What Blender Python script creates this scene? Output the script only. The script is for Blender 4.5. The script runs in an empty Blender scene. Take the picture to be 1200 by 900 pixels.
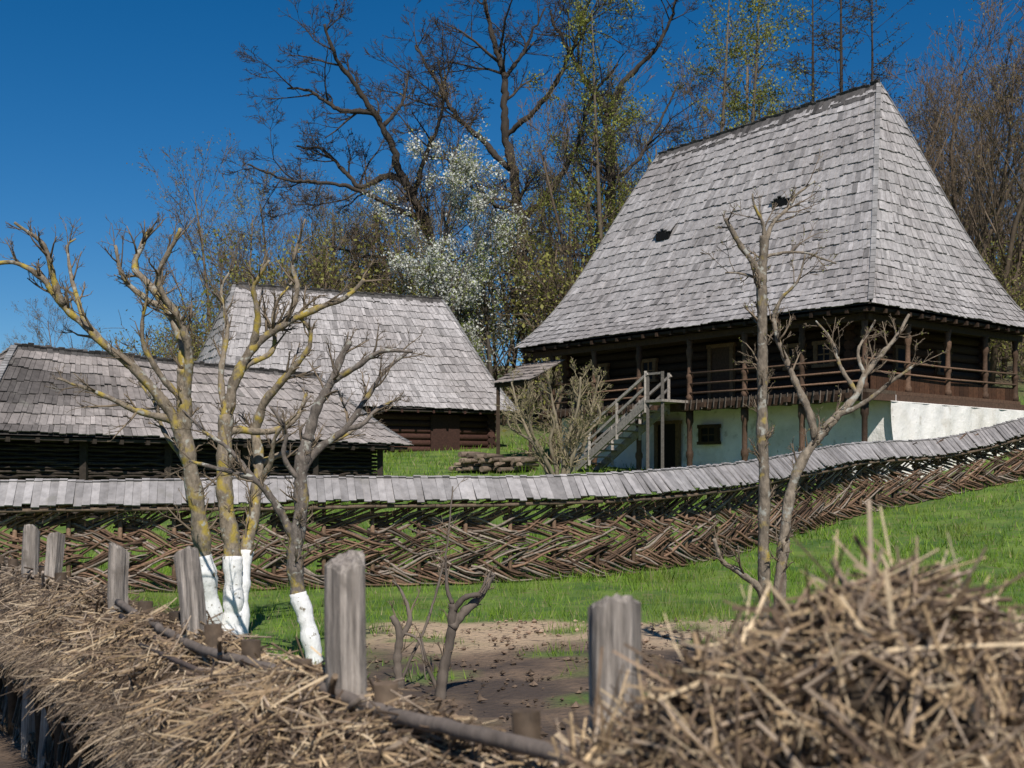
import bpy, math, numpy as np
from mathutils import Vector
R0=np.random.default_rng(7)
scene=bpy.context.scene
def A(*p): return np.array(p,dtype=float)
def nrm(v):
    v=np.asarray(v,float); return v/(np.linalg.norm(v,axis=-1,keepdims=True)+1e-9)
# ------------------------------------------------------------------ materials
def vcmat(name,scale=8,stretch=(1,1,1),lo=.7,hi=1.2,bump=.3,bdist=.01,rough=.85,transl=0.0,extra=None,detail=6):
    m=bpy.data.materials.new(name); m.use_nodes=True
    nt=m.node_tree; N=nt.nodes; Lk=nt.links; b=N['Principled BSDF']
    b.inputs['Roughness'].default_value=rough
    b.inputs['Specular IOR Level'].default_value=.25
    at=N.new('ShaderNodeAttribute'); at.attribute_name='Col'
    tc=N.new('ShaderNodeTexCoord'); mp=N.new('ShaderNodeMapping'); mp.inputs['Scale'].default_value=stretch
    Lk.new(tc.outputs['Object'],mp.inputs['Vector'])
    no=N.new('ShaderNodeTexNoise'); no.inputs['Scale'].default_value=scale; no.inputs['Detail'].default_value=detail
    no.inputs['Roughness'].default_value=.65
    Lk.new(mp.outputs[0],no.inputs['Vector'])
    mr=N.new('ShaderNodeMapRange'); mr.inputs[1].default_value=.3; mr.inputs[2].default_value=.7
    mr.inputs[3].default_value=lo; mr.inputs[4].default_value=hi
    Lk.new(no.outputs['Fac'],mr.inputs[0])
    mx=N.new('ShaderNodeVectorMath'); mx.operation='SCALE'
    Lk.new(at.outputs['Color'],mx.inputs[0]); Lk.new(mr.outputs[0],mx.inputs['Scale'])
    col=mx.outputs[0]
    if extra: col=extra(nt,tc,col)
    Lk.new(col,b.inputs['Base Color'])
    if bump>0:
        bp=N.new('ShaderNodeBump'); bp.inputs['Strength'].default_value=bump; bp.inputs['Distance'].default_value=bdist
        Lk.new(no.outputs['Fac'],bp.inputs['Height']); Lk.new(bp.outputs[0],b.inputs['Normal'])
    if transl>0:
        tr=N.new('ShaderNodeBsdfTranslucent'); Lk.new(col,tr.inputs[0]); ms=N.new('ShaderNodeMixShader'); ms.inputs[0].default_value=transl
        Lk.new(b.outputs[0],ms.inputs[1]); Lk.new(tr.outputs[0],ms.inputs[2]); Lk.new(ms.outputs[0],N['Material Output'].inputs[0])
    return m
def mixcol(nt,fac,a,b):
    m=nt.nodes.new('ShaderNodeMix'); m.data_type='RGBA'
    nt.links.new(fac,m.inputs[0])
    for i,v in ((6,a),(7,b)):
        if hasattr(v,'default_value') or hasattr(v,'links'): nt.links.new(v,m.inputs[i])
        else: m.inputs[i].default_value=(*v,1)
    return m.outputs[2]
def noisefac(nt,tc,scale,a,b,detail=4,out='Object'):
    n=nt.nodes.new('ShaderNodeTexNoise'); n.inputs['Scale'].default_value=scale; n.inputs['Detail'].default_value=detail
    nt.links.new(tc.outputs[out],n.inputs['Vector'])
    r=nt.nodes.new('ShaderNodeMapRange'); r.inputs[1].default_value=a; r.inputs[2].default_value=b
    nt.links.new(n.outputs['Fac'],r.inputs[0]); return r.outputs[0]
def weather(nt,tc,col):
    f=noisefac(nt,tc,.45,.40,.72,5)
    sc=nt.nodes.new('ShaderNodeVectorMath');sc.operation='MULTIPLY';nt.links.new(col,sc.inputs[0]);sc.inputs[1].default_value=(.80,.78,.77)
    c=mixcol(nt,f,col,sc.outputs[0])
    return mixcol(nt,noisefac(nt,tc,2.2,.64,.80,6),c,(.17,.16,.14))
M_shingle=vcmat('weathered_shingle',7,(1,1,1),.70,1.22,.6,.025,.8,extra=weather)
M_wood=vcmat('old_wood',14,(1,1,1),.55,1.25,.5,.015,.8)
M_grey=vcmat('grey_post_wood',26,(3,3,.2),.35,1.35,1.,.015,.85,extra=lambda nt,tc,c: mixcol(nt,noisefac(nt,tc,9,.56,.7,6),c,(.17,.145,.12)))
M_rod=vcmat('wattle_rod',20,(1,1,1),.6,1.3,.3,.005,.75,detail=3)
M_straw=vcmat('straw',30,(1,1,1),.75,1.2,0,0,.6,detail=2)
M_leaf=vcmat('leaf',3,(1,1,1),.7,1.25,0,0,.6,transl=.35,detail=1)
M_grass=vcmat('grass_blade',.8,(1,1,1),.65,1.25,0,0,.6,transl=.3,detail=3)
M_bark=vcmat('bark',10,(1,1,.35),.6,1.35,.6,.02,.9)
M_soilc=vcmat('soil_clod',12,(1,1,1),.6,1.3,.6,.02,.95)
def lich(a,b):
    def f(nt,tc,col):
        c=mixcol(nt,noisefac(nt,tc,6,a,b,6),col,(.36,.27,.06))
        return mixcol(nt,noisefac(nt,tc,13,.58,.66,5),c,(.35,.34,.29))
    return f
M_lichen=vcmat('lichen_bark',22,(1,1,.5),.5,1.4,.9,.02,.9,extra=lich(.515,.63))
M_lichen2=vcmat('grey_lichen_bark',22,(1,1,.5),.5,1.4,.9,.02,.9,extra=lich(.60,.72))
def plast(nt,tc,col):
    c=mixcol(nt,noisefac(nt,tc,.9,.5,.72,8),col,(.62,.58,.51))
    c=mixcol(nt,noisefac(nt,tc,2.6,.60,.72,8),c,(.50,.45,.38))
    return mixcol(nt,noisefac(nt,tc,6,.66,.74,8),c,(.36,.31,.26))
M_plaster=vcmat('limewash_plaster',3,(1,1,1),.88,1.06,.8,.05,.9,extra=plast)
M_white=vcmat('trunk_limewash',25,(1,1,.5),.82,1.05,.7,.015,.9,extra=lambda nt,tc,c: mixcol(nt,noisefac(nt,tc,16,.62,.70,6),c,(.22,.19,.14)))
# ------------------------------------------------------------------ mesh builder
def tube_batch(P,R,sides):
    P=np.asarray(P,float);R=np.asarray(R,float)
    N,n,_=P.shape
    T=nrm(np.gradient(P,axis=1)); mean=nrm(T.mean(1))
    ref=np.where(np.abs(mean[:,2:3])>.75,A(1,.13,0)[None],A(.05,.03,1)[None])
    Av=nrm(np.cross(T,ref[:,None,:])); B=np.cross(T,Av)
    an=np.arange(sides)*2*math.pi/sides
    V=P[:,:,None,:]+R[:,:,None,None]*(np.cos(an)[None,None,:,None]*Av[:,:,None,:]+np.sin(an)[None,None,:,None]*B[:,:,None,:])
    idx=np.arange(N*n*sides).reshape(N,n,sides)
    a=idx[:,:-1,:];b=np.roll(a,-1,axis=2);d=idx[:,1:,:];c=np.roll(d,-1,axis=2)
    F=np.stack([a,d,c,b],-1).reshape(-1,4)
    cap=idx[:,-1,:][:, ::-1]; cap0=idx[:,0,:]
    return V.reshape(-1,3),F,cap,cap0,(n-1)*sides
BOXF=np.array([[0,3,2,1],[4,5,6,7],[0,1,5,4],[1,2,6,5],[2,3,7,6],[3,0,4,7]])
class MB:
    def __init__(s): s.V=[];s.n=0;s.F=[];s.C=[];s.Mt=[];s.S=[];s.t={}
    def add(s,V,F,col,mat=0,smooth=False):
        V=np.asarray(V,float);F=np.asarray(F)+s.n
        s.V.append(V);s.n+=len(V);col=np.asarray(col,float)
        if col.ndim==1: col=np.repeat(col[None],len(F),0)
        s.F.extend(F.tolist());s.C.append(np.repeat(col,F.shape[1],0))
        s.Mt.append(np.full(len(F),mat));s.S.append(np.full(len(F),smooth))
    def hexa(s,c8,col,mat=0): s.add(np.array(c8),BOXF,col,mat)
    def obox(s,o,ux,uy,x0,x1,y0,y1,z0,z1,col,mat=0):
        o=A(o[0],o[1],0);ux=A(ux[0],ux[1],0);uy=A(uy[0],uy[1],0)
        c=[o+ux*x+uy*y+A(0,0,z) for z in (z0,z1) for x,y in ((x0,y0),(x1,y0),(x1,y1),(x0,y1))]
        s.hexa(c,col,mat)
    def beam(s,p,q,w,h,col,mat=0):
        p=np.array(p,float);q=np.array(q,float);d=nrm(q-p)
        up=A(0,0,1) if abs(d[2])<.95 else A(1,0,0)
        sd=nrm(np.cross(d,up))*w/2;u=nrm(np.cross(sd,d))*h/2
        s.hexa([p-sd-u,p+sd-u,q+sd-u,q-sd-u,p-sd+u,p+sd+u,q+sd+u,q-sd+u],col,mat)
    def poly(s,pts,rad,sides,col,mat=0):
        s.t.setdefault((len(pts),sides,mat),[]).append((pts,rad,col))
    def flush(s):
        for (n,sides,mat),L in s.t.items():
            P=np.array([l[0] for l in L]);Rr=np.array([l[1] for l in L]);C=np.array([l[2] for l in L])
            s.tubes(P,Rr,sides,C,mat)
        s.t={}
    def tubes(s,P,Rr,sides,C,mat=0,caps=True):
        V,F,cap,cap0,k=tube_batch(P,Rr,sides)
        base=s.n
        s.add(V,F,np.repeat(C,k,0),mat,sides>4)
        if caps and sides>=5:
            for cc,br in ((cap,1.5),(cap0,1.)):
                s.F.extend((cc+base).tolist());s.C.append(np.repeat(C*br,sides,0));s.Mt.append(np.full(len(cc),mat));s.S.append(np.full(len(cc),False))
    def build(s,name,mats,parent=None):
        s.flush()
        me=bpy.data.meshes.new(name); V=np.concatenate(s.V)
        me.from_pydata(V.tolist(),[],s.F)
        for m in mats: me.materials.append(m)
        C=np.concatenate(s.C);C=np.hstack([np.clip(C,0,1),np.ones((len(C),1))])
        ca=me.color_attributes.new('Col','FLOAT_COLOR','CORNER'); ca.data.foreach_set('color',C.astype(np.float32).ravel())
        me.polygons.foreach_set('material_index',np.concatenate(s.Mt).astype(np.int32))
        me.polygons.foreach_set('use_smooth',np.concatenate(s.S).astype(bool))
        me.update()
        ob=bpy.data.objects.new(name,me); scene.collection.objects.link(ob)
        if parent: ob.parent=parent; ob.location=-parent.location
        return ob
def empty(name,loc):
    e=bpy.data.objects.new(name,None); e.location=Vector(loc); scene.collection.objects.link(e); return e
def sst(a,b,x):
    t=np.clip((x-a)/(b-a),0,1); return t*t*(3-2*t)
def wob(x,y,f=1.,ph=0.):
    return (np.sin(x*f*1.3+ph)+np.sin(y*f*1.7+ph*2.1+1)+np.sin((x+y)*f*.9+ph*.7)+np.sin((x*1.9-y*1.3)*f+ph*1.3))/4
# ------------------------------------------------------------------ terrain
def spl(v,k=1.5): return np.logaddexp(0,v/k)*k
def H(x,y):
    x=np.asarray(x,float);y=np.asarray(y,float)
    h=-1.75+.1*(spl(y-21.5)-spl(y-62))
    h=h+.12*(spl(x-9)-spl(x-60))*sst(20,30,y)
    m=sst(-26,-8,x+.3*(y-60))
    h=h+.15*(spl(y-60,3)-spl(y-130,3))*m
    return h+.03*wob(x,y,1.1)+.015*wob(x,y,3.7,2)
def soil_and_shade(x,y):
    n=.9*wob(x,y,2.3)+.5*wob(x,y,6.1,3)
    a=sst(0,.8,(17.0+.5*n)-y)*sst(-.3,.4,x+1.7+.3*n)
    a=a*(1-sst(.25,.95,wob(x,y,2.9,5)*1.4)*.8)
    return np.maximum(a,1-sst(9.3,10.8,y+.3*n))  # nearest ground takes the soil colour as painted shade below the straw cap
xs=np.concatenate([-np.geomspace(900,22,30),np.arange(-20,30,.25),np.geomspace(31,900,32)])
ys=np.concatenate([np.linspace(-60,2,14),np.arange(3,50,.25),np.arange(50,120,1.5),np.geomspace(121,2500,26)])
X,Y=np.meshgrid(xs,ys); Z=H(X,Y)-.02
sm=soil_and_shade(X,Y); Z=Z+.025*sm*wob(X,Y,9,1)+.02*sm*wob(X,Y,17,4)
ny,nx=X.shape; idx=np.arange(nx*ny).reshape(ny,nx)
F=np.stack([idx[:-1,:-1],idx[:-1,1:],idx[1:,1:],idx[1:,:-1]],-1).reshape(-1,4)
me=bpy.data.meshes.new('ground'); me.from_pydata(np.stack([X,Y,Z],-1).reshape(-1,3).tolist(),[],F.tolist())
g=sst(52,70,Y); tan=sst(13.4,14.8,Y+.7*wob(X,Y,1.7,2))
cc=np.stack([sm,g,tan,0*sm+1],-1).reshape(-1,4)
ca=me.color_attributes.new('Col','FLOAT_COLOR','POINT'); ca.data.foreach_set('color',cc.astype(np.float32).ravel())
me.polygons.foreach_set('use_smooth',np.ones(len(F),bool))
m=bpy.data.materials.new('grass_soil_and_shade'); m.use_nodes=True; nt=m.node_tree;N=nt.nodes
tc=N.new('ShaderNodeTexCoord'); at=N.new('ShaderNodeAttribute'); at.attribute_name='Col'
sp=N.new('ShaderNodeSeparateColor'); nt.links.new(at.outputs['Color'],sp.inputs[0])
gr=mixcol(nt,noisefac(nt,tc,1.2,.35,.65,8),(.05,.11,.014),(.14,.21,.03))
gr=mixcol(nt,noisefac(nt,tc,5,.54,.74,8),gr,(.17,.16,.06))
so=mixcol(nt,noisefac(nt,tc,1.4,.4,.6,8),(.065,.045,.033),(.16,.108,.07))
so=mixcol(nt,sp.outputs[2],so,(.44,.32,.205))
so=mixcol(nt,noisefac(nt,tc,9,.56,.72,8),so,(.08,.057,.042))
fo=mixcol(nt,noisefac(nt,tc,.4,.4,.6,8),(.14,.10,.06),(.09,.11,.035))
c=mixcol(nt,sp.outputs[0],gr,so); c=mixcol(nt,sp.outputs[1],c,fo)
b=N['Principled BSDF']; nt.links.new(c,b.inputs['Base Color']); b.inputs['Roughness'].default_value=.95
n2=N.new('ShaderNodeTexNoise'); n2.inputs['Scale'].default_value=14; n2.inputs['Detail'].default_value=8; nt.links.new(tc.outputs['Object'],n2.inputs['Vector'])
bp=N.new('ShaderNodeBump'); bp.inputs['Strength'].default_value=.9; bp.inputs['Distance'].default_value=.06
nt.links.new(n2.outputs['Fac'],bp.inputs['Height']); nt.links.new(bp.outputs[0],b.inputs['Normal'])
me.materials.append(m); ob=bpy.data.objects.new('ground',me); scene.collection.objects.link(ob)
# grass
def grass(n,x0,x1,y0,y1,hl,hh,w):
    x=R0.uniform(x0,x1,n);y=y0+(y1-y0)*R0.uniform(0,1,n)**1.2
    cl=.5+.5*wob(x,y,2.1,1)+.4*wob(x,y,7,2)+.3*wob(x,y,.7,6)
    keep=(R0.uniform(0,1,n)>soil_and_shade(x,y)*1.02)&(R0.uniform(0,1,n)<.15+cl)
    x=x[keep];y=y[keep];cl=cl[keep];k=len(x)
    h=R0.uniform(hl,hh,k)*(.35+1.1*np.clip(cl,0,1.4));a=R0.uniform(0,6.28,k)
    P=np.stack([x,y,H(x,y)-.03],-1); s=np.stack([np.cos(a),np.sin(a),0*a],-1)*w*R0.uniform(.6,1.3,(k,1))
    tip=P+np.stack([R0.normal(0,.45,k)*h,R0.normal(0,.45,k)*h,h+.03],-1)
    V=np.stack([P-s,P+s,tip],1).reshape(-1,3)
    t=R0.uniform(0,1,(k,1)); col=A(.09,.20,.018)*(1-t)+A(.24,.36,.04)*t
    pt=sst(.0,.7,wob(x,y,1.3,4)+.5*wob(x,y,4.1,1)+.3*wob(x,y,9,1))[:,None]; col=col*(1-pt*.35)+A(.30,.31,.07)*pt*.36
    dry=R0.uniform(0,1,k)<.09; col[dry]=A(.34,.30,.15)
    return V,np.arange(3*k).reshape(-1,3),col
G=MB()
for a in ((80000,-8,13,11,25,.04,.16,.006),(42000,-10,16,22,36,.06,.18,.012),(32000,-12,24,34,60,.08,.24,.02)):
    G.add(*grass(*a))
G.build('grass',[M_grass])
# soil clods
C=MB(); n=5200
x=R0.uniform(-2,9,n);y=R0.uniform(8,17.2,n);k=R0.uniform(0,1,n)<soil_and_shade(x,y)*(.2+.8*(wob(x,y,3,2)>-.1));x=x[k];y=y[k];n=len(x)
oc=np.array([[1,0,0],[0,1,0],[-1,0,0],[0,-1,0],[0,0,1],[0,0,-1]],float);of=np.array([[0,1,4],[1,2,4],[2,3,4],[3,0,4],[1,0,5],[2,1,5],[3,2,5],[0,3,5]])
sz=np.minimum(R0.gamma(1.6,.010,n)+.005,.045)
rot=R0.uniform(0,6.28,n);ocr=np.stack([oc[None,:,0]*np.cos(rot)[:,None]-oc[None,:,1]*np.sin(rot)[:,None],oc[None,:,0]*np.sin(rot)[:,None]+oc[None,:,1]*np.cos(rot)[:,None],np.repeat(oc[None,:,2]*.7,n,0)],-1)
V=np.stack([x,y,H(x,y)],-1)[:,None,:]+ocr*sz[:,None,None]*R0.uniform(.5,1.3,(n,6,1))+R0.normal(0,.005,(n,6,3))
br=R0.uniform(.4,1.6,(n,1))*(1+1.2*sst(13.4,14.8,y))[:,None]
C.add(V.reshape(-1,3),(of[None]+np.arange(n)[:,None,None]*6).reshape(-1,3),np.repeat(A(.12,.085,.06)*br,8,0)); C.build('soil_clods',[M_soilc])
# ------------------------------------------------------------------ roofs
def lerp(a,b,t): return a+(b-a)*t
def roof_face(M,Aa,B,Cc,D,nc,w,flare,colf,rng):
    Aa,B,Cc,D=[np.array(p,float) for p in (Aa,B,Cc,D)]
    nr=np.cross(B-Aa,(D+Cc)/2-(Aa+B)/2); nr=nr/np.linalg.norm(nr)
    if nr[2]<0:nr=-nr
    def P(s,t,o):
        p=lerp(lerp(Aa,D,t),lerp(B,Cc,t),s); return p-A(0,0,flare*math.sin(math.pi*min(max(t,0),1))*(1.0-t)*1.5)+nr*o
    for i in range(12):
        t0,t1=i/12,(i+1)/12
        M.add([P(0,t0,-.02),P(1,t0,-.02),P(1,t1,-.02),P(0,t1,-.02)],[[0,1,2,3]],A(.05,.045,.04))
    Vs=[];cs=[]
    for i in range(nc):
        t0=i/nc; ln=np.linalg.norm(lerp(Aa,D,t0)-lerp(B,Cc,t0)); k=max(2,int(ln/w))
        e=np.linspace(0,1,k+1); e[1:-1]+=rng.uniform(-.3,.3,k-1)/k
        ph=rng.uniform(0,6,3);rowb=rng.uniform(.93,1.06)
        for j in range(k):
            sg=e[j]*ln
            wv=.10*math.sin(sg*.8+ph[0])+.07*math.sin(sg*2.3+ph[1])
            ta=t0+(rng.uniform(-.09,.09)+wv)/nc; tb=min(t0+1.7/nc,1.0)
            a0,a1=e[j]+.006/ max(k,1),e[j+1]-.06/k
            l=rng.uniform(.05,.085); th=.024
            q=[P(a0,ta,l-th),P(a1,ta,l-th+rng.uniform(-.005,.005)),P(a1,tb,-.005),P(a0,tb,-.005),P(a0,ta,l),P(a1,ta,l+rng.uniform(-.005,.005)),P(a1,tb,.012),P(a0,tb,.012)]
            Vs.append(q); cs.append(colf(a0,t0,rng)*rowb)
    Vs=np.array(Vs).reshape(-1,3);n=len(cs)
    M.add(Vs,(BOXF[None]+np.arange(n)[:,None,None]*8).reshape(-1,4),np.repeat(np.array(cs),6,0))
def hip_roof(M,c,r,ncl,nch,w,flare,colf,rng):
    roof_face(M,c[0],c[1],r[1],r[0],ncl,w,flare,colf,rng)
    roof_face(M,c[1],c[2],r[1]+A(0.02,0,0),r[1],nch,w,flare,colf,rng)
    roof_face(M,c[2],c[3],r[0],r[1],ncl,w,flare,colf,rng)
    roof_face(M,c[3],c[0],r[0]+A(0.02,0,0),r[0],nch,w,flare,colf,rng)
    r0,r1=r; n=int(np.linalg.norm(r1-r0)/.16); ax=nrm(r1-r0); sd=nrm(np.cross(ax,A(0,0,1)))
    for i in range(n):
        p=lerp(r0,r1,(i+.5)/n)
        for sg in (-1,1):
            q=p+sd*sg*.30-A(0,0,.42+rng.uniform(-.05,.05)); t=p+A(0,0,.10+rng.uniform(0,.07))-sd*sg*.05
            M.beam(t,q,.15,.025,A(.10,.092,.088)*rng.uniform(.6,1.3))
    for cc,rr in ((c[1],r1),(c[2],r1),(c[3],r0),(c[0],r0)):
        for i in range(34):
            t=(i+.2)/34; t2=(i+1.5)/34
            f=lambda t: lerp(cc,rr,t)+A(0,0,.06-flare*math.sin(math.pi*min(t,1))*(1-t)*1.5)
            M.beam(f(t)+A(0,0,.03),f(min(t2,1)),.15,.03,A(.26,.25,.245)*rng.uniform(.75,1.2))
def grey_sh(a,t,rng):
    b=rng.normal(1,.11)
    c=A(.375,.350,.342)*b
    q=rng.uniform()
    if q<.07:c=c*.68
    if q>.95:c=c*1.18
    return c*(.95+.08*t)
def warm_sh(a,t,rng): return grey_sh(a,t,rng)*A(.86,.80,.74)
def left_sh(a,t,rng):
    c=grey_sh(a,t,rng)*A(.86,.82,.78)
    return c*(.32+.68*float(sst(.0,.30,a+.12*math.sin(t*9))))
# ------------------------------------------------------------------ big house
rng=np.random.default_rng(3)
C0=A(10.08,36.0,0);v=A(.7635,.6459,0);u=A(-.6459,.7635,0)
Lu,Lv,ze=15.4,9.5,5.16
ZF=2.80   # gallery floor
def L(a,b,z): return C0+v*a+u*b+A(0,0,z)
house=empty('log_farmhouse',L(4.7,7.7,0))
M=MB()
hip_roof(M,[L(0,Lu,ze),L(0,0,ze),L(Lv,0,ze),L(Lv,Lu,ze)],(L(4.75,12.6,12.55),L(4.75,2.9,12.95)),25,25,.165,.75,grey_sh,rng)
for b_,t_ in ((10.3,.55),(5.25,.585)):
    fl=.75*math.sin(math.pi*t_)*(1-t_)*1.5
    p=L(4.75*t_,b_,lerp(ze,12.8,t_)-fl); out=-v
    top=p+v*.48+A(0,0,.74)
    for j in range(5):
        w0=(j-2)*.16; hgt=.26-.06*abs(j-2)
        M.beam(p+u*w0+out*.14+A(0,0,.02+hgt),top+u*w0*.9+A(0,0,.02),.155,.03,A(.28,.265,.26)*rng.uniform(.7,1.2))
    M.hexa([p+u*x+out*o+A(0,0,z) for z in (-.10,.19) for x,o in ((-.30,.12),(.30,.12),(.30,-.15),(-.30,-.15))],A(.004,.004,.004))
M.build('roof',[M_shingle],house)
M=MB()
dk=A(.05,.032,.020)
def wood(b=1.): return A(.042,.025,.016)*rng.uniform(.6,1.5)*b
M.obox(C0,v,u,2.02,8.98,2.02,14.3,ZF,5.2,A(.012,.008,.006))
for i in range(8):
    z=ZF+.15+i*.29
    for x in (1.9,9.1):
        M.poly([L(x,1.62+rng.uniform(-.12,.05),z),L(x+rng.normal(0,.01),8,z),L(x,14.75,z)],[.155,.15,.155],8,wood())
    for y in (1.9,14.4):
        M.poly([L(1.6+rng.uniform(-.1,.05),y,z+.14),L(5,y,z+.14),L(9.4,y,z+.14)],[.155,.15,.155],8,A(.075,.035,.020)*rng.uniform(.6,1.3))
M.obox(C0,v,u,.10,9.4,.10,15.3,5.02,5.10,A(.03,.02,.015))
for b0 in np.arange(.2,15.3,.62): M.beam(L(.02,b0,5.02),L(2.2,b0,5.10),.10,.13,wood())
for a0 in np.arange(.2,9.4,.62): M.beam(L(a0,.02,5.02),L(a0,2.2,5.10),.10,.13,wood())
M.beam(L(.6,.4,4.88),L(.6,15,4.88),.2,.2,wood());M.beam(L(.4,.6,4.885),L(9.4,.6,4.885),.2,.2,wood())
M.obox(C0,v,u,.42,1.9,.42,15.0,ZF-.1,ZF,A(.10,.072,.05)); M.obox(C0,v,u,1.91,9.2,.46,1.9,ZF-.097,ZF+.003,A(.12,.07,.045))
M.beam(L(.46,.3,ZF-.22),L(.46,15.1,ZF-.22),.2,.22,wood(1.3));M.beam(L(.7,.50,ZF-.205),L(9.4,.50,ZF-.205),.16,.2,A(.10,.06,.04))
for b0 in np.arange(.9,15,1.1): M.beam(L(.2,b0,ZF-.18),L(2,b0,ZF-.18),.16,.16,wood(1.3))
for b0 in np.arange(.5,15.,.24):
    if not 7.4<b0<8.9: M.beam(L(.31,b0,ZF+.01),L(.27,b0,ZF-.30-rng.uniform(0,.06)),.2,.025,A(.11,.088,.07)*rng.uniform(.5,1.4))
dz=ZF-2.6
zp=[2.6+dz,2.75+dz,2.8+dz,3.3+dz,3.36+dz,3.42+dz,3.5+dz,4.2,4.3,4.45,4.55,4.85]; rp=[.12,.12,.085,.095,.12,.12,.08,.075,.11,.12,.085,.12]
ypost=[.6,2.8,5.0,7.3,9.6,11.8,14.0]
for b0 in ypost: M.poly([L(.6,b0,z) for z in zp],rp,8,wood(2.1))
for a0 in (2.8,5.0,7.2,9.1): M.poly([L(a0,.6,z) for z in zp],rp,8,wood(2.4))
zl=[-.6,.3,.35,.9,1.0,1.1,1.2,2.0,2.1,2.5]; rl=[.12,.12,.09,.1,.13,.13,.09,.09,.13,.13]
for b0 in ypost: M.poly([L(.6,b0,z) for z in zl],rl,8,wood(2.0))
for i in range(3):
    z=[3.5,3.15,2.85][i]+dz
    for y0,y1 in ((.6,7.3),(9.2,14.0)): M.poly([L(.56,y0,z),L(.52,(y0+y1)/2,z-.03),L(.56,y1,z)],[.032]*3,6,wood(3.6))
    if i<2: M.poly([L(.6,.55,z),L(5,.5,z-.04),L(9.1,.55,z)],[.032]*3,6,wood(3.6))
for a0 in np.arange(.95,9.1,.28): M.obox(C0,v,u,a0,a0+.262,.62,.65,ZF+.02,ZF+.45,A(.075,.035,.018)*rng.uniform(.6,1.3))
M.build('gallery_and_log_walls',[M_wood],house)
M=MB()
def wallgrid(p,q,z0,z1,nx,nz,nr,bul):
    V=[];
    for j in range(nz+1):
        for i in range(nx+1):
            s=i/nx;t=j/nz; pt=lerp(p,q,s)+A(0,0,lerp(z0,z1,t))
            V.append(pt+nr*(bul*(1-t)**1.5*(.8+.3*math.sin(s*9))+.03*math.sin(s*31+t*5)+.02*math.sin(s*57-t*9)))
    id=np.arange((nx+1)*(nz+1)).reshape(nz+1,nx+1)
    return V,np.stack([id[:-1,:-1],id[:-1,1:],id[1:,1:],id[1:,:-1]],-1).reshape(-1,4)
M.obox(C0,v,u,2.0,9.2,1.0,14.6,-1.5,ZF-.12,A(.75,.73,.70))
M.add(*wallgrid(L(1.85,14.9,0),L(1.85,.4,0),-1.2,ZF-.11,60,14,-v,.12),A(.90,.85,.80),0,True)
M.add(*wallgrid(L(1.62,.36,0),L(9.5,.36,0),-1.2,ZF-.32,50,20,-u,.36),A(.82,.79,.74),0,True)
M.add(np.array([L(1.62,.36,ZF-.32),L(9.5,.36,ZF-.32),L(9.5,.62,ZF-.2),L(1.62,.62,ZF-.2)]),[[0,1,2,3]],A(.80,.77,.72))
M.build('whitewashed_basement',[M_plaster],house)
M=MB()
fr=A(.22,.135,.07)
def win_long(c,w,z0,z1,x,inner,door=False):
    M.obox(C0,v,u,x-.02,x+.05,c-w/2,c+w/2,z0,z1,inner)
    for s in (-1,1): M.obox(C0,v,u,x-.08,x+.06,c+s*w/2-.07,c+s*w/2+.07,z0-.07,z1+.07,fr*rng.uniform(.6,1))
    M.obox(C0,v,u,x-.075,x+.055,c-w/2-.12,c+w/2+.12,z1,z1+.12,fr*.8);M.obox(C0,v,u,x-.09,x+.055,c-w/2-.12,c+w/2+.12,z0-.1,z0,fr*.8)
    if not door:
        M.obox(C0,v,u,x-.05,x,c-.02,c+.02,z0,z1,fr);M.obox(C0,v,u,x-.047,x,c-w/2,c+w/2,(z0+z1)/2-.02,(z0+z1)/2+.02,fr)
win_long(6.9,.95,ZF+.12,4.6,1.72,A(.07,.04,.024),True)
for c in (3.9,2.8,10.2,12.6): win_long(c,.6,3.75,4.35,1.72,A(.012,.014,.018))
win_long(9.3,1.0,.35,2.15,1.70,A(.02,.014,.010),True)
fr=fr*.35
win_long(7.4,.7,1.5,1.95,1.68,A(.01,.01,.01)); win_long(12.8,.5,1.4,1.85,1.68,A(.01,.01,.01))
fr=fr/.35
for c in (4.2,6.6):
    M.obox(C0,v,u,c-.33,c+.33,1.70,1.76,3.7,4.3,A(.012,.014,.018))
    for s in (-1,1): M.obox(C0,v,u,c+s*.33-.06,c+s*.33+.06,1.66,1.78,3.62,4.38,fr*.6)
    M.obox(C0,v,u,c-.45,c+.45,1.665,1.775,4.3,4.4,fr*.5);M.obox(C0,v,u,c-.45,c+.45,1.655,1.775,3.6,3.7,fr*.5)
M.build('doors_and_windows',[M_wood],house)
# stairs
M=MB(); g=A(.30,.265,.23)
ya,yb=8.0,12.0; za,zb=ZF,.25
for x in (-.75,.35):
    M.beam(L(x,ya,za-.1),L(x,yb,zb-.05),.07,.26,g*rng.uniform(.8,1.2))
    M.beam(L(x,ya-.1,za+.86),L(x,yb+.1,zb+.95),.08,.09,g*1.15)
    M.beam(L(x,ya,za+.42),L(x,yb,zb+.5),.05,.09,g)
    for t in (0,.33,.66,1): 
        p=lerp(A(ya,za),A(yb,zb),t); M.beam(L(x,p[0],p[1]-.4 if t<1 else -.3),L(x,p[0],p[1]+.95),.09,.09,g*rng.uniform(.8,1.3))
for i in range(12):
    t=(i+.3)/12; p=lerp(A(ya,za),A(yb,zb),t)
    M.beam(L(-.78,p[0]+.1,p[1]-.02),L(.38,p[0]+.1,p[1]-.02),.3,.045,g*rng.uniform(.8,1.4))
M.obox(C0,v,u,-.8,.42,7.2,8.05,ZF-.08,ZF+.002,g); 
for x,y in ((-.7,7.3),(-.7,7.95)): M.beam(L(x,y,-.4),L(x,y,ZF+.9),.10,.10,g*.35)
M.beam(L(-.7,7.3,ZF+.85),L(-.7,7.95,ZF+.85),.07,.07,g*.7)
M.build('stairs',[M_wood],house)
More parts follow.
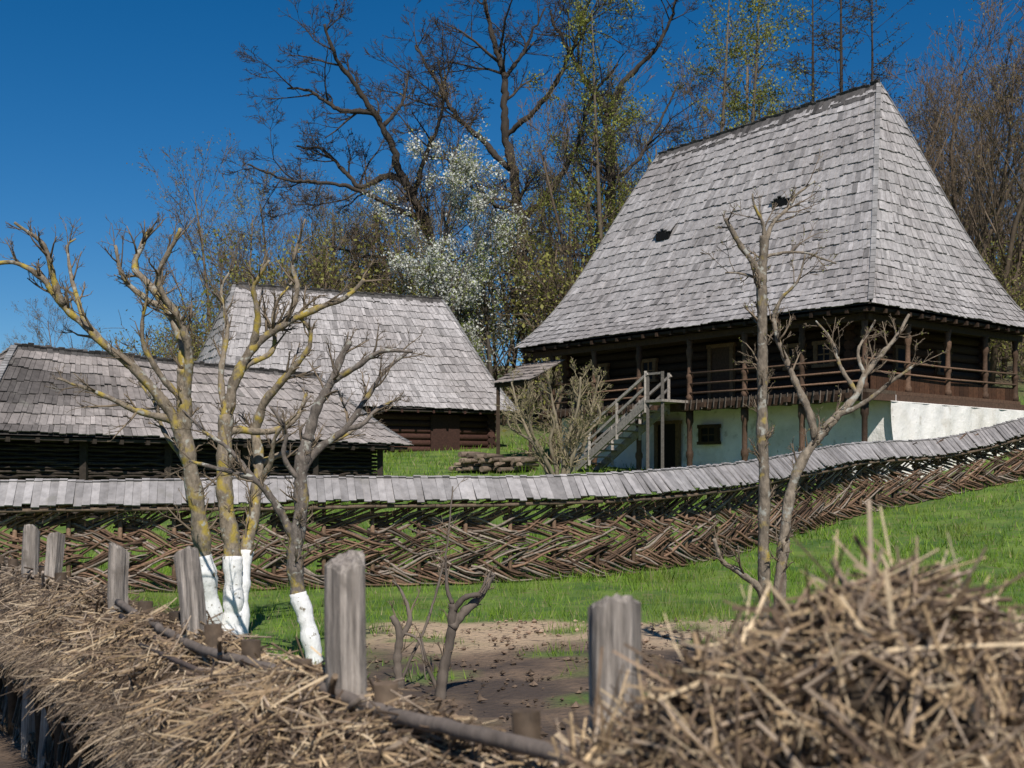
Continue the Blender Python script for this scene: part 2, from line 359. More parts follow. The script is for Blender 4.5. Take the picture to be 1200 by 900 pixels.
M=MB()
roof_face(M,L(-1.2,15.3,3.75),L(-1.2,13.2,3.75),L(.5,13.2,4.6),L(.5,15.3,4.6),6,.17,.0,warm_sh,rng)
for y in (13.35,15.15): M.beam(L(-1.05,y,-.3),L(-1.05,y,3.75),.14,.14,dk)
M.beam(L(-1.05,13.2,3.7),L(-1.05,15.3,3.7),.12,.12,dk)
M.build('porch_canopy',[M_shingle],house)
# ------------------------------------------------------------------ barns
def building(name,c,r,wz0,col,ncl,nch,w,colf,wallmode,seed,inset=.75,flare=.3):
    rng=np.random.default_rng(seed)
    cx=sum(c)/4; e=empty(name,(cx[0],cx[1],wz0)); M=MB()
    hip_roof(M,c,r,ncl,nch,w,flare,colf,rng); M.build('roof',[M_shingle],e)
    M=MB(); ux=nrm(c[1]-c[0]);ux[2]=0;uy=nrm(c[3]-c[0]);uy[2]=0;W=np.linalg.norm((c[1]-c[0])[:2]);D=np.linalg.norm((c[3]-c[0])[:2]);o=c[0];z1=c[0][2]
    M.obox(o,ux,uy,inset+.12,W-inset-.12,inset+.12,D-inset-.12,wz0,z1,A(.02,.015,.012))
    M.obox(o,ux,uy,.08,W-.08,.08,D-.08,z1-.12,z1-.05,A(.05,.04,.03))
    def Q(x,y,z): return A(o[0],o[1],0)+ux*x+uy*y+A(0,0,z)
    for xx in np.arange(.2,W,.7): M.beam(Q(xx,.03,z1-.12),Q(xx,1,z1-.03),.09,.11,col*1.2)
    a,b=inset,W-inset;f,g=inset,D-inset
    if wallmode=='log':
        nl=int((z1-wz0)/.27)
        for i in range(nl):
            z=wz0+.13+i*.27
            for y in (f,g): M.poly([Q(a-.25,y,z),Q(W/2,y+rng.normal(0,.01),z),Q(b+.25,y,z)],[.145]*3,8,col*rng.uniform(.6,1.5))
            for x in (a,b): M.poly([Q(x,f-.25,z+.13),Q(x,D/2,z+.13),Q(x,g+.25,z+.13)],[.145]*3,8,col*rng.uniform(.6,1.5))
        M.obox(o,ux,uy,W*.72,W*.72+1.3,f-.2,f-.14,wz0,z1-.2,col*.9)
    else:
        for i in range(22):
            z=wz0+i*(z1-wz0)/22
            for sgn in (0,1):
                for y in (f,g):
                    xsn=np.arange(a,b+.3,.45); M.poly([Q(x,y+.06*(1 if (k+i+sgn)%2 else -1)-.05,z+.03*sgn+rng.normal(0,.01)) for k,x in enumerate(xsn)],[.028]*len(xsn),5,col*rng.uniform(.6,1.5))
                for x in (a,b):
                    ysn=np.arange(f,g+.3,.45); M.poly([Q(x+.06*(1 if (k+i+sgn)%2 else -1),y,z+.03*sgn) for k,y in enumerate(ysn)],[.028]*len(ysn),5,col*rng.uniform(.6,1.5))
        for x in np.arange(a,b+.1,(b-a)/5):
            M.beam(Q(x,f-.12,wz0-.3),Q(x,f-.12,z1-.05),.16,.16,col)
    M.build('walls',[M_wood],e)
ax_=nrm(A(.903,.43,0)); pp=A(-.43,.903,0)
FR=A(.23,54.4,3.2);FL=FR-ax_*13.1
c=[FL,FR,FR+pp*7.6,FL+pp*7.6]
building('log_barn',c,(A(-11.5,53,8.3),A(-3.1,57,8.25)),.6,A(.055,.026,.019),16,16,.165,grey_sh,'log',11,.9,.3)
a2=nrm(A(8.85,8.5,0));p2=A(-a2[1],a2[0],0)
FL=A(-11.8,29,1.2);FR=A(-2.95,37.5,1.2);FL2=FL-a2*.5
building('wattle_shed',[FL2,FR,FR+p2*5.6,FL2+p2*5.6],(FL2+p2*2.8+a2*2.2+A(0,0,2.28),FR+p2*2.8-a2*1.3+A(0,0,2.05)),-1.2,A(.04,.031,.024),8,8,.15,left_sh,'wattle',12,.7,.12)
# ------------------------------------------------------------------ far wattle fence with shingle cap
def smooth_path(pts,step):
    pts=np.array(pts,float);P=np.vstack([2*pts[0]-pts[1],pts,2*pts[-1]-pts[-2]]);out=[]
    for i in range(1,len(P)-2):
        t=np.linspace(0,1,40,endpoint=False)[:,None];a,b,c,d=P[i-1],P[i],P[i+1],P[i+2]
        out.append(.5*(2*b+(c-a)*t+(2*a-5*b+4*c-d)*t**2+(3*b-a-3*c+d)*t**3))
    out=np.vstack(out+[pts[-1:]]); s=np.r_[0,np.cumsum(np.linalg.norm(np.diff(out,axis=0),axis=1))]
    q=np.arange(0,s[-1],step); return np.stack([np.interp(q,s,out[:,k]) for k in range(out.shape[1])],-1)
def wattle(M,path,spacing,height,zf,rng,r=.02,bands=3,nrod=7,span=2.6,cols=None,stk=A(.15,.095,.06)):
    hs=smooth_path(path,spacing/2)
    T=nrm(np.gradient(hs,axis=0));Nn=np.stack([T[:,1],-T[:,0]],-1)
    n=len(hs)
    for i in range(0,n-1,2):
        x,y=hs[i]; z=zf(x,y); j=rng.normal(0,.02,2)
        M.poly([A(x,y,z-.3),A(x+j[0],y+j[1],z+height*.5),A(x,y,z+height+.18)],[.042,.04,.036],6,stk*rng.uniform(.7,1.6))
    bh=height/bands
    for b in range(bands):
        sg=(1 if b%2 else -1)
        for i in range(-4,n-1,2):
            rise=bh*rng.uniform(.85,1.35)
            for k in range(nrod):
                off=rng.uniform(-.35,.35); pts=[]
                L_=span*2/1.6*rng.uniform(.8,1.25)
                kk=(k/(nrod-1)-.5)
                for q in range(8):
                    t=q/7
                    f=min(max(t*L_+i+off,0),n-1.001); i0=int(f);fr_=f-i0
                    p=lerp(hs[i0],hs[i0+1],fr_);nn=lerp(Nn[i0],Nn[i0+1],fr_)
                    lat=.075*math.cos(math.pi*(f/2))*(1 if (i//2)%2 else -1)+.022*(k%3-1)
                    st=t*t*(3-2*t)
                    zg=zf(p[0],p[1]); zz=zg+bh*(b+.5)+sg*rise*(st-.5)+kk*bh*1.02+.014*math.sin(q*1.3+k)
                    pts.append(A(p[0]+nn[0]*lat,p[1]+nn[1]*lat,max(zz,zg+.01)))
                rr=r*rng.uniform(.6,1.3)
                base=A(.15,.090,.058) if cols is None else cols
                cc=base*rng.uniform(.25,1.6)
                if rng.uniform()<.25: cc=A(.23,.185,.15)*rng.uniform(.5,1.3)
                M.poly(pts,np.linspace(rr*1.1,rr*.6,8),5,cc)
rng=np.random.default_rng(5)
path=[(-26,17.5),(-16,19),(-8,20),(0,22),(3.2,24),(8.3,31),(11.3,33.3),(14,35),(17.5,37.3),(23,40)]
fz=lambda x,y: float(H(x,y))
fence=empty('wattle_fence',(0,22,-1.6))
M=MB();wattle(M,path,.8,1.32,fz,rng,.024,4,12,2.0);M.build('woven_rods',[M_rod],fence)
M=MB(); pl=smooth_path(path,.125);T=nrm(np.gradient(pl,axis=0))
hz=np.array([fz(x,y) for x,y in pl]); kk=np.ones(41)/41; hz=np.convolve(np.pad(hz,20,mode='edge'),kk,'valid')
def dip(x): return .12*float(sst(9,13,x))+.20*math.exp(-((x-11)/2.2)**2)
for i,(x,y) in enumerate(pl):
    nn=A(T[i][1],-T[i][0],0)
    z=hz[i]+1.80-dip(x)+.015*math.sin(i*.11)
    for s in (1,-1):
        top=A(x,y,z+rng.uniform(-.012,.025))-nn*s*.03;bot=A(x,y,z-.40+rng.uniform(-.03,.03))+nn*s*(.36+rng.uniform(-.03,.03))
        t=A(T[i][0],T[i][1],0)*.061; nrml=nrm(np.cross(bot-top,t));nrml*=.012*np.sign(nrml[2])
        l=nrml*rng.uniform(0,1.6)
        c8=[top-t-nrml,top+t-nrml,bot+t-nrml+l,bot-t-nrml+l,top-t+nrml,top+t+nrml,bot+t+nrml+l,bot-t+nrml+l]
        M.hexa(c8,A(.335,.315,.31)*rng.uniform(.68,1.15))
M.build('shingle_cap',[M_shingle],fence)
M=MB()
q=smooth_path(path,1.);
for off,dz_ in ((0,1.60),(.28,1.32),(-.28,1.32)):
    for i in range(len(q)-1):
        t=nrm(q[i+1]-q[i]);n_=A(t[1],-t[0])*off
        M.poly([A(*(q[i]+n_),fz(*q[i])+dz_-dip(q[i][0])),A(*(q[i+1]+n_),fz(*q[i+1])+dz_-dip(q[i+1][0]))],[.035,.035],6,A(.14,.10,.07))
M.build('cap_rails',[M_rod],fence)
# ------------------------------------------------------------------ trees
class O: pass
def opts(**k):
    o=O(); o.__dict__.update(dict(max=4,kids=[7,6,5,4],wig=.12,up=.03,t0=.25,ang=.8,lr=.55,rr=.6,taper=.35,n=5,col=A(.085,.066,.05),mat=0,rmin=.004,sides=[8,6,5,4,3,3]));o.__dict__.update(k);return o
def grow(M,p,d,Ln,r,lv,rng,o,tips):
    n=o.n; pts=[p];dd=d.copy()
    for i in range(n-1):
        dd=nrm(dd+rng.normal(0,o.wig,3)+A(0,0,o.up)); pts.append(pts[-1]+dd*Ln/(n-1))
    pts=np.array(pts); rad=np.maximum(np.linspace(r,r*o.taper,n),o.rmin*.7)
    M.poly(pts,rad,o.sides[min(lv,5)],o.col*rng.uniform(.75,1.3),o.mat)
    if lv>=o.max: tips.append(pts); return
    for j in range(o.kids[lv]):
        t=rng.uniform(o.t0,1); f=t*(n-1);i0=min(int(f),n-2);q=lerp(pts[i0],pts[i0+1],f-i0)
        dl=nrm(pts[i0+1]-pts[i0]); rv=rng.normal(0,1,3);pr=nrm(rv-dl*rv.dot(dl)); an=o.ang*rng.uniform(.6,1.3)
        cd=dl*math.cos(an)+pr*math.sin(an)
        if cd[2]<-.3: cd[2]*=.3
        grow(M,q,nrm(cd),Ln*o.lr*rng.uniform(.6,1.2)*(1.2-.5*t),max(r*lerp(1,o.taper,t)*o.rr,o.rmin),lv+1,rng,o,tips)
def leaves(M,tips,per,size,c1,c2,rng,mat,spread=.25,band=1.):
    T=np.array(tips);N=int(len(T)*per)
    ti=rng.integers(0,len(T),N);f=rng.integers(0,T.shape[1],N)
    P=T[ti,f]+rng.normal(0,spread,(N,3)); a=nrm(rng.normal(0,1,(N,3)));b=nrm(np.cross(a,rng.normal(0,1,(N,3))))
    s=size*rng.uniform(.5,1.4,(N,1)); V=np.stack([P-a*s,P-b*s*.6,P+a*s,P+b*s*.6],1).reshape(-1,3)
    t=rng.uniform(0,1,(len(T),1))[ti]*.6+rng.uniform(0,.4,(N,1))
    M.add(V,np.arange(4*N).reshape(-1,4),c1*(1-t)+c2*t,mat)
def traced(M,base,s,org,limbs,rng,sub,mat=0,col=A(.16,.13,.10),wig=.6,whitez=None,rs=1.):
    """limbs on the tree's own sheet units; base=world position of the root, s=metres per unit"""
    known=[];tips=[]
    for (r0,r1,lean,pts) in limbs:
        P=np.array(pts,float);P=np.stack([P[:,0]-org[0],org[1]-P[:,1]],-1)
        if known:
            K=np.vstack(known);d=np.linalg.norm(K[:,:2]-P[0],axis=1);j=d.argmin()
            dep=K[j,2]
            if 0<d[j]<13 and not(P[0][1]<20) : P[0]=K[j,:2]
        else: dep=0
        P=smooth_path(P,4.) if len(P)>2 else np.array([lerp(P[0],P[1],t) for t in np.linspace(0,1,5)])
        ln=np.r_[0,np.cumsum(np.linalg.norm(np.diff(P,axis=0),axis=1))]
        D=(dep if known else 0)+ln*lean
        nz=np.cumsum(rng.normal(0,wig,(len(P),3)),axis=0)*.35; nz-=np.linspace(0,1,len(P))[:,None]*nz[-1]*.6; nz[0]=0
        P3=np.stack([P[:,0]+nz[:,0],P[:,1]+nz[:,1],D+nz[:,2]],-1)
        known.append(P3)
        Wd=np.stack([base[0]+P3[:,0]*s,base[1]+P3[:,2]*s,base[2]+P3[:,1]*s],-1)
        t=np.linspace(0,1,len(P)); rad=lerp(r0,r1,t)*rs*s*(1+.10*np.sin(t*40+rng.uniform(0,6))+rng.normal(0,.04,len(P)))
        if whitez is not None:
            k=int(np.argmax(Wd[:,2]>whitez+rng.uniform(-.06,.06)))
            if Wd[0,2]<whitez and k>1:
                M.poly(Wd[:k+1],rad[:k+1]*1.05,12,A(.82,.81,.79),2); M.poly(Wd[k-1:],rad[k-1:],12,col*rng.uniform(.8,1.2),mat)
            else: M.poly(Wd,rad,10,col*rng.uniform(.8,1.2),mat)
        else: M.poly(Wd,rad,10 if r0>3 else 7,col*rng.uniform(.8,1.2),mat)
        if sub:
            L_=ln[-1]; cnt=int(L_*sub['dens']+rng.uniform(0,1))
            for _ in range(cnt):
                f=rng.uniform(sub.get('f0',.35),1)
                i=min(int(f*(len(P)-1)),len(P)-2); dl=nrm(Wd[i+1]-Wd[i]);rv=rng.normal(0,1,3);pr=nrm(rv-dl*rv.dot(dl)+A(0,0,sub.get('lift',.4)))
                an=rng.uniform(.5,1.2);cd=nrm(dl*math.cos(an)+pr*math.sin(an))
                grow(M,Wd[i],cd,sub['len']*s*rng.uniform(.4,1.2)*(1.2-.5*f),max(min(rad[i]*.5,sub['r']*s),.003),sub['lv'],rng,sub['o'],tips)
    return tips
rng=np.random.default_rng(21)
tw=opts(max=4,kids=[0,0,4,3,2],wig=.16,up=.06,lr=.5,ang=.7,n=4,rmin=.0026,col=A(.17,.13,.09),mat=1,sides=[6,6,5,4,4,3])
M=MB()
limbs=[(14,10,0.02,[(270,748),(272,700),(270,640),(264,590),(262,530),(264,480)]),
 (14,9,-.15,[(252,746),(246,690),(241,640),(236,590),(229,530),(226,480),(228,430)]),
 (11,7,.25,[(282,742),(281,690),(284,640),(291,585),(292,540),(283,490)]),
 (8.5,2.6,-.25,[(229,525),(214,482),(182,440),(142,402),(106,366),(84,336),(58,322),(34,322)]),
 (5.5,1.6,-.3,[(106,366),(95,330),(88,300),(60,278)]),
 (5,1.3,.2,[(142,402),(118,372),(96,300),(104,282)]),
 (8,3,.2,[(228,440),(224,400),(206,362),(178,328),(164,312),(172,280),(180,262)]),
 (5,2,-.2,[(206,362),(180,350),(156,326),(150,290)]),
 (7,2.5,-.3,[(226,470),(236,420),(232,380),(214,350),(212,325),(240,280)]),
 (8.5,3,.15,[(264,485),(272,440),(290,402),(328,370),(372,350),(398,340),(424,314)]),
 (6,2,-.3,[(290,402),(300,365),(296,330),(318,300)]),
 (7.5,2.6,-.2,[(283,500),(300,462),(318,440),(352,402),(358,378),(346,362)]),
 (6.5,2.0,.35,[(263,510),(272,500),(312,500),(340,486),(352,452)]),
 (6,1.6,-.4,[(229,500),(206,488),(172,478),(140,462),(100,446)]),
 (5.6,1.6,.3,[(262,480),(256,430),(262,380),(250,330),(262,300)]),
 (5,1.5,.1,[(328,370),(345,330),(338,290),(352,240)]),
 (5,1.5,.4,[(290,540),(318,525),(350,520),(395,500),(430,470)]),
 (5,1.6,.5,[(238,560),(215,530),(190,500),(176,470),(150,440)]),
 (5,1.5,-.5,[(291,560),(310,540),(322,505),(350,480)]),
 (5,1.5,-.3,[(226,470),(200,430),(188,395),(196,340)]),
 (5,1.5,.4,[(264,440),(285,420),(312,400),(310,350),(330,310)]),]
sub=dict(dens=.07,len=46,r=2.0,lv=2,o=tw)
b1=A((270-600)*14.6/1500,14.6,-1.78)
traced(M,b1,14.6/1500,(270,748),limbs,rng,sub,0,A(.21,.17,.125),.9,-.80,.84)
M.build('lichen_covered_fruit_tree',[M_lichen,M_bark,M_white])
M=MB();rng=np.random.default_rng(22)
limbs=[(12,9,0,[(370,772),(362,730),(350,690),(345,640),(352,590),(352,545),(360,505)]),
 (8,4.5,-.1,[(360,505),(372,470),(390,440),(400,415),(413,392)]),
 (6,2,.25,[(352,545),(372,520),(402,494),(424,462),(446,425),(476,398)]),
 (5,1.8,-.25,[(390,440),(420,425),(452,408),(486,408)]),
 (7,2.2,-.1,[(348,625),(325,585),(300,555),(262,543),(222,532)]),
 (4,1.6,.3,[(300,555),(270,520),(240,500),(205,470)]),
 (4.4,1.8,-.35,[(352,560),(335,530),(338,500),(322,470)]),
 (4,1.5,.3,[(402,494),(420,490),(440,470),(468,455)]),]
traced(M,A((370-600)*12.75/1500,12.75,-1.78),12.75/1500,(370,772),limbs,rng,dict(dens=.06,len=42,r=1.7,lv=2,o=tw),0,A(.15,.125,.105),.8,-1.12,.86)
M.build('pruned_fruit_tree',[M_lichen2,M_bark,M_white])
M=MB();rng=np.random.default_rng(23)
limbs=[(8.5,6.5,0,[(897,792),(896,700),(894,600),(893,500),(892,400),(891,330),(896,275)]),
 (9,6,-.05,[(908,792),(912,700),(918,640),(922,590),(936,545),(955,515),(975,490)]),
 (5.5,2,.1,[(975,490),(1002,462),(1012,440),(1050,395),(1066,366)]),
 (4,1.8,-.2,[(975,490),(1010,470),(1040,445),(1062,430)]),
 (6,3,.15,[(955,515),(945,480),(928,440),(912,400),(907,370)]),
 (5.5,3.2,-.1,[(892,395),(885,320),(862,285),(846,256)]),
 (4,1.2,.2,[(894,300),(905,262),(925,240),(938,222),(962,205)]),
 (3.5,1.3,-.2,[(896,290),(893,262),(884,245),(880,228)]),
 (5.5,2.5,-.3,[(897,705),(884,684),(862,668),(842,655),(832,630)]),
 (3.5,1.2,.3,[(1002,462),(985,430),(978,400),(958,370)]),
 (3.,1.2,.3,[(1012,440),(1005,410),(1022,385),(1030,372)]),
 (3,1.2,-.3,[(907,372),(915,350),(932,330),(940,300)]),(2.5,1,.2,[(892,300),(920,295),(950,295),(985,305)]),(2.5,1,.2,[(893,330),(870,320),(850,318)])]
tp=traced(M,A((897-600)*12/1500,12,-1.78),12/1500,(897,792),limbs,rng,dict(dens=.05,len=42,r=1.5,lv=2,o=tw),0,A(.22,.18,.135),.7,None,.86)
leaves(M,tp,.5,.008,A(.25,.27,.06),A(.35,.36,.10),rng,3,.01)
M.build('young_fruit_tree',[M_lichen2,M_bark,M_white,M_leaf])
for nm,d,org,limbs in (('pruned_bush',11.2,(470,805),[(6,4,0,[(470,805),(466,770),(468,735),(458,712)]),(4,1,.2,[(468,740),(480,720),(470,690),(458,674)]),(2,.8,.3,[(470,790),(500,720),(520,640),(528,560)]),(2,.8,-.2,[(470,735),(492,745),(500,790)])]),
    ('pruned_bush',10.7,(515,822),[(7,5,0,[(515,822),(520,780),(528,740),(530,706)]),(6,4,.1,[(528,735),(545,716),(562,700),(578,672)]),(4,3,-.2,[(530,715),(545,700),(565,695)]),(3,1,.2,[(515,815),(500,780),(490,740)]),(3,1,.2,[(530,706),(524,690),(522,650)])])):
    M=MB();rng=np.random.default_rng(int(d*10))
    traced(M,A((org[0]-600)*d/1500,d,-1.80),d/1500,org,limbs,rng,dict(dens=.05,len=35,r=1.3,lv=3,o=tw),0,A(.13,.105,.085),.6)
    M.build(nm,[M_bark,M_bark,M_white])
M=MB();rng=np.random.default_rng(31);d=33.5
lim=[]
for i in range(13):
    a=rng.uniform(-1,1);x1=655+a*62;z1=rng.uniform(405,470)
    lim.append((3.6,1.1,rng.uniform(-.5,.5),[(655+rng.uniform(-8,8),572),(655+a*14,530),(655+a*34+rng.uniform(-8,8),495),(x1+rng.uniform(-10,10),(z1+490)/2),(x1,z1)]))
o2=opts(max=4,kids=[0,0,5,4,2],wig=.16,up=.06,lr=.55,ang=.7,n=4,rmin=.007,col=A(.22,.18,.11),mat=1)
tp=traced(M,A((655-600)*d/1500,d,float(H(1.2,d))-.05),d/1500,(655,572),lim,rng,dict(dens=.07,len=34,r=1.4,lv=2,o=o2),0,A(.20,.165,.11),.6)
leaves(M,tp,.8,.02,A(.22,.24,.06),A(.32,.32,.10),rng,3,.03)
M.build('pruned_shrub',[M_bark,M_bark,M_white,M_leaf])
# ------------------------------------------------------------------ background big trees
ob_=opts(max=4,kids=[0,7,5,4,3],wig=.19,up=.03,lr=.55,ang=.75,n=5,rmin=.012,rr=.52,col=A(.05,.039,.03),mat=0,sides=[8,6,4,4,3,3])
def bigtree(name,d,org,limbs,seed,dens,ln,lv=1):
    M=MB();rng=np.random.default_rng(seed); bx=(org[0]-600)*d/1500; s=d/1500
    tips=traced(M,A(bx,d,(570-org[1])*s-1.5),s,org,limbs,rng,dict(dens=dens,len=ln,r=2.0,lv=lv,o=ob_,lift=.2),0,A(.05,.04,.032),2.4,None,.68)
    return M.build(name,[M_bark,M_leaf])
bigtree('bare_oak_tree',68,(626,500),[(13,8,0,[(626,520),(625,380),(621,300),(612,225),(598,160)]),
 (8,3,.1,[(598,160),(592,110),(594,50),(580,0),(570,-50)]),
 (6,2,-.3,[(612,225),(645,196),(672,150),(690,100),(720,60)]),
 (6,2,.3,[(600,170),(565,128),(528,92),(505,50),(480,0)]),
 (5,2,-.4,[(596,130),(640,96),(668,50),(690,-10)]),
 (5,1.5,.4,[(621,290),(655,262),(700,240),(740,190)]),
 (4,1.5,-.2,[(612,225),(575,205),(548,180),(520,150)]),
 (4,1.5,.1,[(594,60),(620,20),(640,-30)])],41,.042,90)
bigtree('bare_oak_tree',66,(540,500),[(12,7,0,[(540,520),(530,380),(512,280),(496,220),(474,172)]),
 (7,2.5,-.2,[(474,172),(450,118),(420,70),(400,40),(388,8)]),
 (6,2,.3,[(480,185),(450,170),(412,180),(370,140),(335,128)]),
 (5,1.5,-.2,[(496,222),(450,208),(400,188),(340,186),(300,170)]),
 (5,1.5,.1,[(440,105),(405,98),(370,76),(340,70)]),
 (5,1.5,-.4,[(486,200),(500,150),(520,100),(515,50)]),
 (4,1.5,.4,[(450,118),(470,80),(476,40)]),
 (4,1.5,.4,[(512,290),(470,270),(420,262),(380,240)])],42,.042,72)
bigtree('bare_oak_tree',72,(720,500),[(10,7,0,[(720,520),(722,380),(718,260),(714,160),(712,95)]),
 (6,2,.3,[(712,100),(690,50),(668,10),(650,-40)]),(6,2,-.2,[(714,110),(735,60),(770,20),(790,-30)]),
 (4,1.5,.2,[(716,180),(750,150),(780,100),(800,60)]),(4,1.5,.2,[(718,240),(690,200),(670,160)])],43,.038,80)
def radtree(x,y,h,seed,o,trunk,leaf=None,lean=0):
    M=MB();rng=np.random.default_rng(seed);tips=[]
    grow(M,A(x,y,float(H(x,y))-.3),nrm(A(lean,0,1)),h,trunk,0,rng,o,tips)
    if leaf:
        for lf in leaf: leaves(M,tips,lf[0],lf[1],lf[2],lf[3],rng,1,lf[4])
    return M
oB=opts(max=4,kids=[16,6,4,3],wig=.1,up=.02,t0=.25,ang=.65,lr=.42,rr=.5,taper=.25,rmin=.014,col=A(.09,.075,.06))
wa,wb=A(.54,.54,.46),A(.80,.80,.75)
M=radtree(-2.6,61,11.4,51,oB,.16,[(8,.062,wa,wb,.16),(3,.06,A(.24,.28,.07),A(.34,.38,.12),.2)],-.04)
M.build('blossoming_cherry_tree',[M_bark,M_leaf])
M=radtree(-.8,63,9.6,52,oB,.14,[(6,.06,wa,wb,.2),(4,.06,A(.22,.27,.06),A(.32,.37,.11),.2)])
M.build('blossoming_cherry_tree',[M_bark,M_leaf])
gr1,gr2=A(.22,.22,.045),A(.38,.36,.08)
def tmpl(o,h,r,seed,leaf):
    M=MB();rng=np.random.default_rng(seed);tips=[]
    grow(M,A(0,0,-.5),A(0,0,1.),h,r,0,rng,o,tips)
    if leaf: leaves(M,tips,*leaf[:4],rng,1,leaf[4])
    ob=M.build('tmp',[M_bark,M_leaf]); me=ob.data; bpy.data.objects.remove(ob); return me
br_=A(.13,.095,.065)
oF=opts(max=4,kids=[13,6,4,3],wig=.08,up=.05,t0=.25,ang=.6,lr=.42,rr=.42,taper=.25,rmin=.013,col=br_)
bare=[tmpl(oF,16,.17,s,None) for s in (61,62)]
bud=[tmpl(oF,16,.17,s,(1.8,.055,A(.20,.15,.06),A(.28,.23,.08),.25)) for s in (63,64,65)]
green=[tmpl(oF,15,.16,s,(2.6,.055,gr1,gr2,.3)) for s in (66,67)]
oS=opts(max=3,kids=[44,8,4],wig=.04,up=.02,t0=.10,ang=.95,lr=.20,rr=.3,taper=.10,rmin=.013,col=A(.09,.07,.05))
slim=[tmpl(oS,18,.18,s,(7.5,.055,A(.16,.18,.035),A(.33,.34,.07),.2)) for s in (68,69)]
oL=opts(max=3,kids=[64,9,4],wig=.03,up=.0,t0=.15,ang=1.25,lr=.17,rr=.22,taper=.08,rmin=.016,col=A(.05,.038,.03))
larch=[tmpl(oL,22,.2,s,(1.2,.05,A(.08,.09,.03),A(.13,.13,.05),.15)) for s in (71,)]
oU=opts(max=3,kids=[12,6,5],wig=.14,up=.03,t0=.05,ang=.8,lr=.6,rr=.6,taper=.3,rmin=.012,col=br_)
under=[tmpl(oU,4.5,.06,s,(4,.06,A(.17,.17,.04),A(.36,.34,.09),.25)) for s in (72,73)]
forest=empty('distant_forest',(0,85,8)); rng=np.random.default_rng(80)
def put(me,x,y,s,nm):
    o=bpy.data.objects.new(nm,me);scene.collection.objects.link(o);o.parent=forest
    o.location=Vector((x,y,float(H(x,y))))-forest.location;o.rotation_euler=(0,0,rng.uniform(0,6.28));o.scale=(s*rng.uniform(.9,1.1),s*rng.uniform(.9,1.1),s)
ch=lambda L_:L_[rng.integers(len(L_))]
for i in range(46):
    d=rng.uniform(63,98);px=rng.uniform(225,800);s=rng.uniform(.68,.98)
    if px<330: s*=.8
    elif px<480: s*=.84
    put(ch(bud+green+bare+bud),(px-600)*d/1500,d,s,'forest_tree')
for i in range(100):
    d=rng.uniform(60,90);px=rng.uniform(200,1350); put(ch(under),(px-600)*d/1500,d,rng.uniform(.9,1.9)*(1 if px>300 else .7),'underbrush')
for i in range(44):
    d=rng.uniform(66,110);px=rng.uniform(1020,1400); put(ch(bare+bud+bare),(px-600)*d/1500,d,rng.uniform(.85,1.12),'forest_tree')
for px,d,s,k in ((706,64,1.18,slim),(742,70,1.0,slim),(835,74,1.4,slim),(872,76,1.48,slim),(905,80,1.3,green),(850,82,1.4,green),(790,78,1.1,green),(988,78,1.32,larch),(1025,84,1.25,larch),(955,90,1.35,larch),(1175,70,1.0,bud),(1085,90,1.1,bud),(665,72,.9,green),(430,70,.75,green),(390,66,.65,green),(640,63,.7,green),(590,65,.7,green),(480,64,.6,green),(250,74,.85,bud),(300,72,.8,green),(340,76,.8,bud)):
    put(ch(k),(px-600)*d/1500,d,s,'forest_tree')
for px,d,s in ((52,95,.55),(68,92,.6),(88,97,.55),(112,90,.5),(132,94,.5),(165,88,.6),(190,85,.7),(20,99,.45)): put(ch(under+bud),(px-600)*d/1500,d,s*(1 if rng.uniform()<.5 else .9),'forest_tree')
# ------------------------------------------------------------------ log pile
M=MB();rng=np.random.default_rng(90)
for i in range(34):
    lay=i//10; x=-1.7+(i%10)*.24+lay*.12+rng.uniform(-.06,.06);y=44+rng.uniform(-.3,.3);z=float(H(x,y))+.08+lay*.15+rng.uniform(0,.04); rr=rng.uniform(.05,.10)
    dx=rng.uniform(.2,.5)
    M.poly([A(x-dx,y-.5,z),A(x,y,z+.01),A(x+dx,y+.6,z+rng.uniform(-.03,.05))],[rr,rr*1.1,rr],8,A(.20,.15,.11)*rng.uniform(.5,1.4))
M.build('log_pile',[M_wood])
# ------------------------------------------------------------------ near fence with straw cap
near=empty('straw_capped_fence',(-1.2,5.2,-1.75)); rng=np.random.default_rng(91)
def post(M,x,y,top,w,lean):
    n=14;S=18;z=np.linspace(-1.9,top,n); an=np.arange(S)*2*math.pi/S
    prof=1+.13*np.sin(an*2+rng.uniform(0,6))+.07*np.sin(an*5+rng.uniform(0,6))+rng.normal(0,.035,S)
    for kc in rng.integers(0,S,2): prof[kc]*=.80
    V=[];tl=rng.uniform(0,6.28);tlm=rng.uniform(.012,.028)
    for i in range(n):
        r=w/2*prof*(1+rng.normal(0,.012,S)); r=r*(1.03-.08*(i/n))
        last=(i==n-1)
        zz=z[i]+(np.cos(an+tl)*tlm+rng.normal(0,.006,S))*last
        bx=.012*math.sin(i*.7+x*5)
        V.append(np.stack([x+bx+lean*(z[i]-top)+r*np.cos(an),y+r*np.sin(an),zz+0*an],-1))
    r=w/2*prof*.66; V.append(np.stack([x+bx+r*np.cos(an),y+r*np.sin(an),top+.012+np.cos(an+tl)*tlm*.8+rng.normal(0,.004,S)],-1))
    V=np.concatenate(V);id=np.arange((n+1)*S).reshape(n+1,S);i2=np.roll(id,-1,axis=1)
    F=np.stack([id[:-1],i2[:-1],i2[1:],id[1:]],-1).reshape(-1,4)
    cols=A(.38,.33,.285)[None]*rng.uniform(.6,1.15,S)[:,None]; cols=np.tile(cols,(n,1))
    M.add(V,F,cols,0,False); 
    c=V[n*S:].mean(0)+A(0,0,.002); M.add(np.vstack([V[n*S:],c]),np.stack([np.arange(S),np.roll(np.arange(S),-1),np.full(S,S)],-1),A(.36,.31,.27))
M=MB()
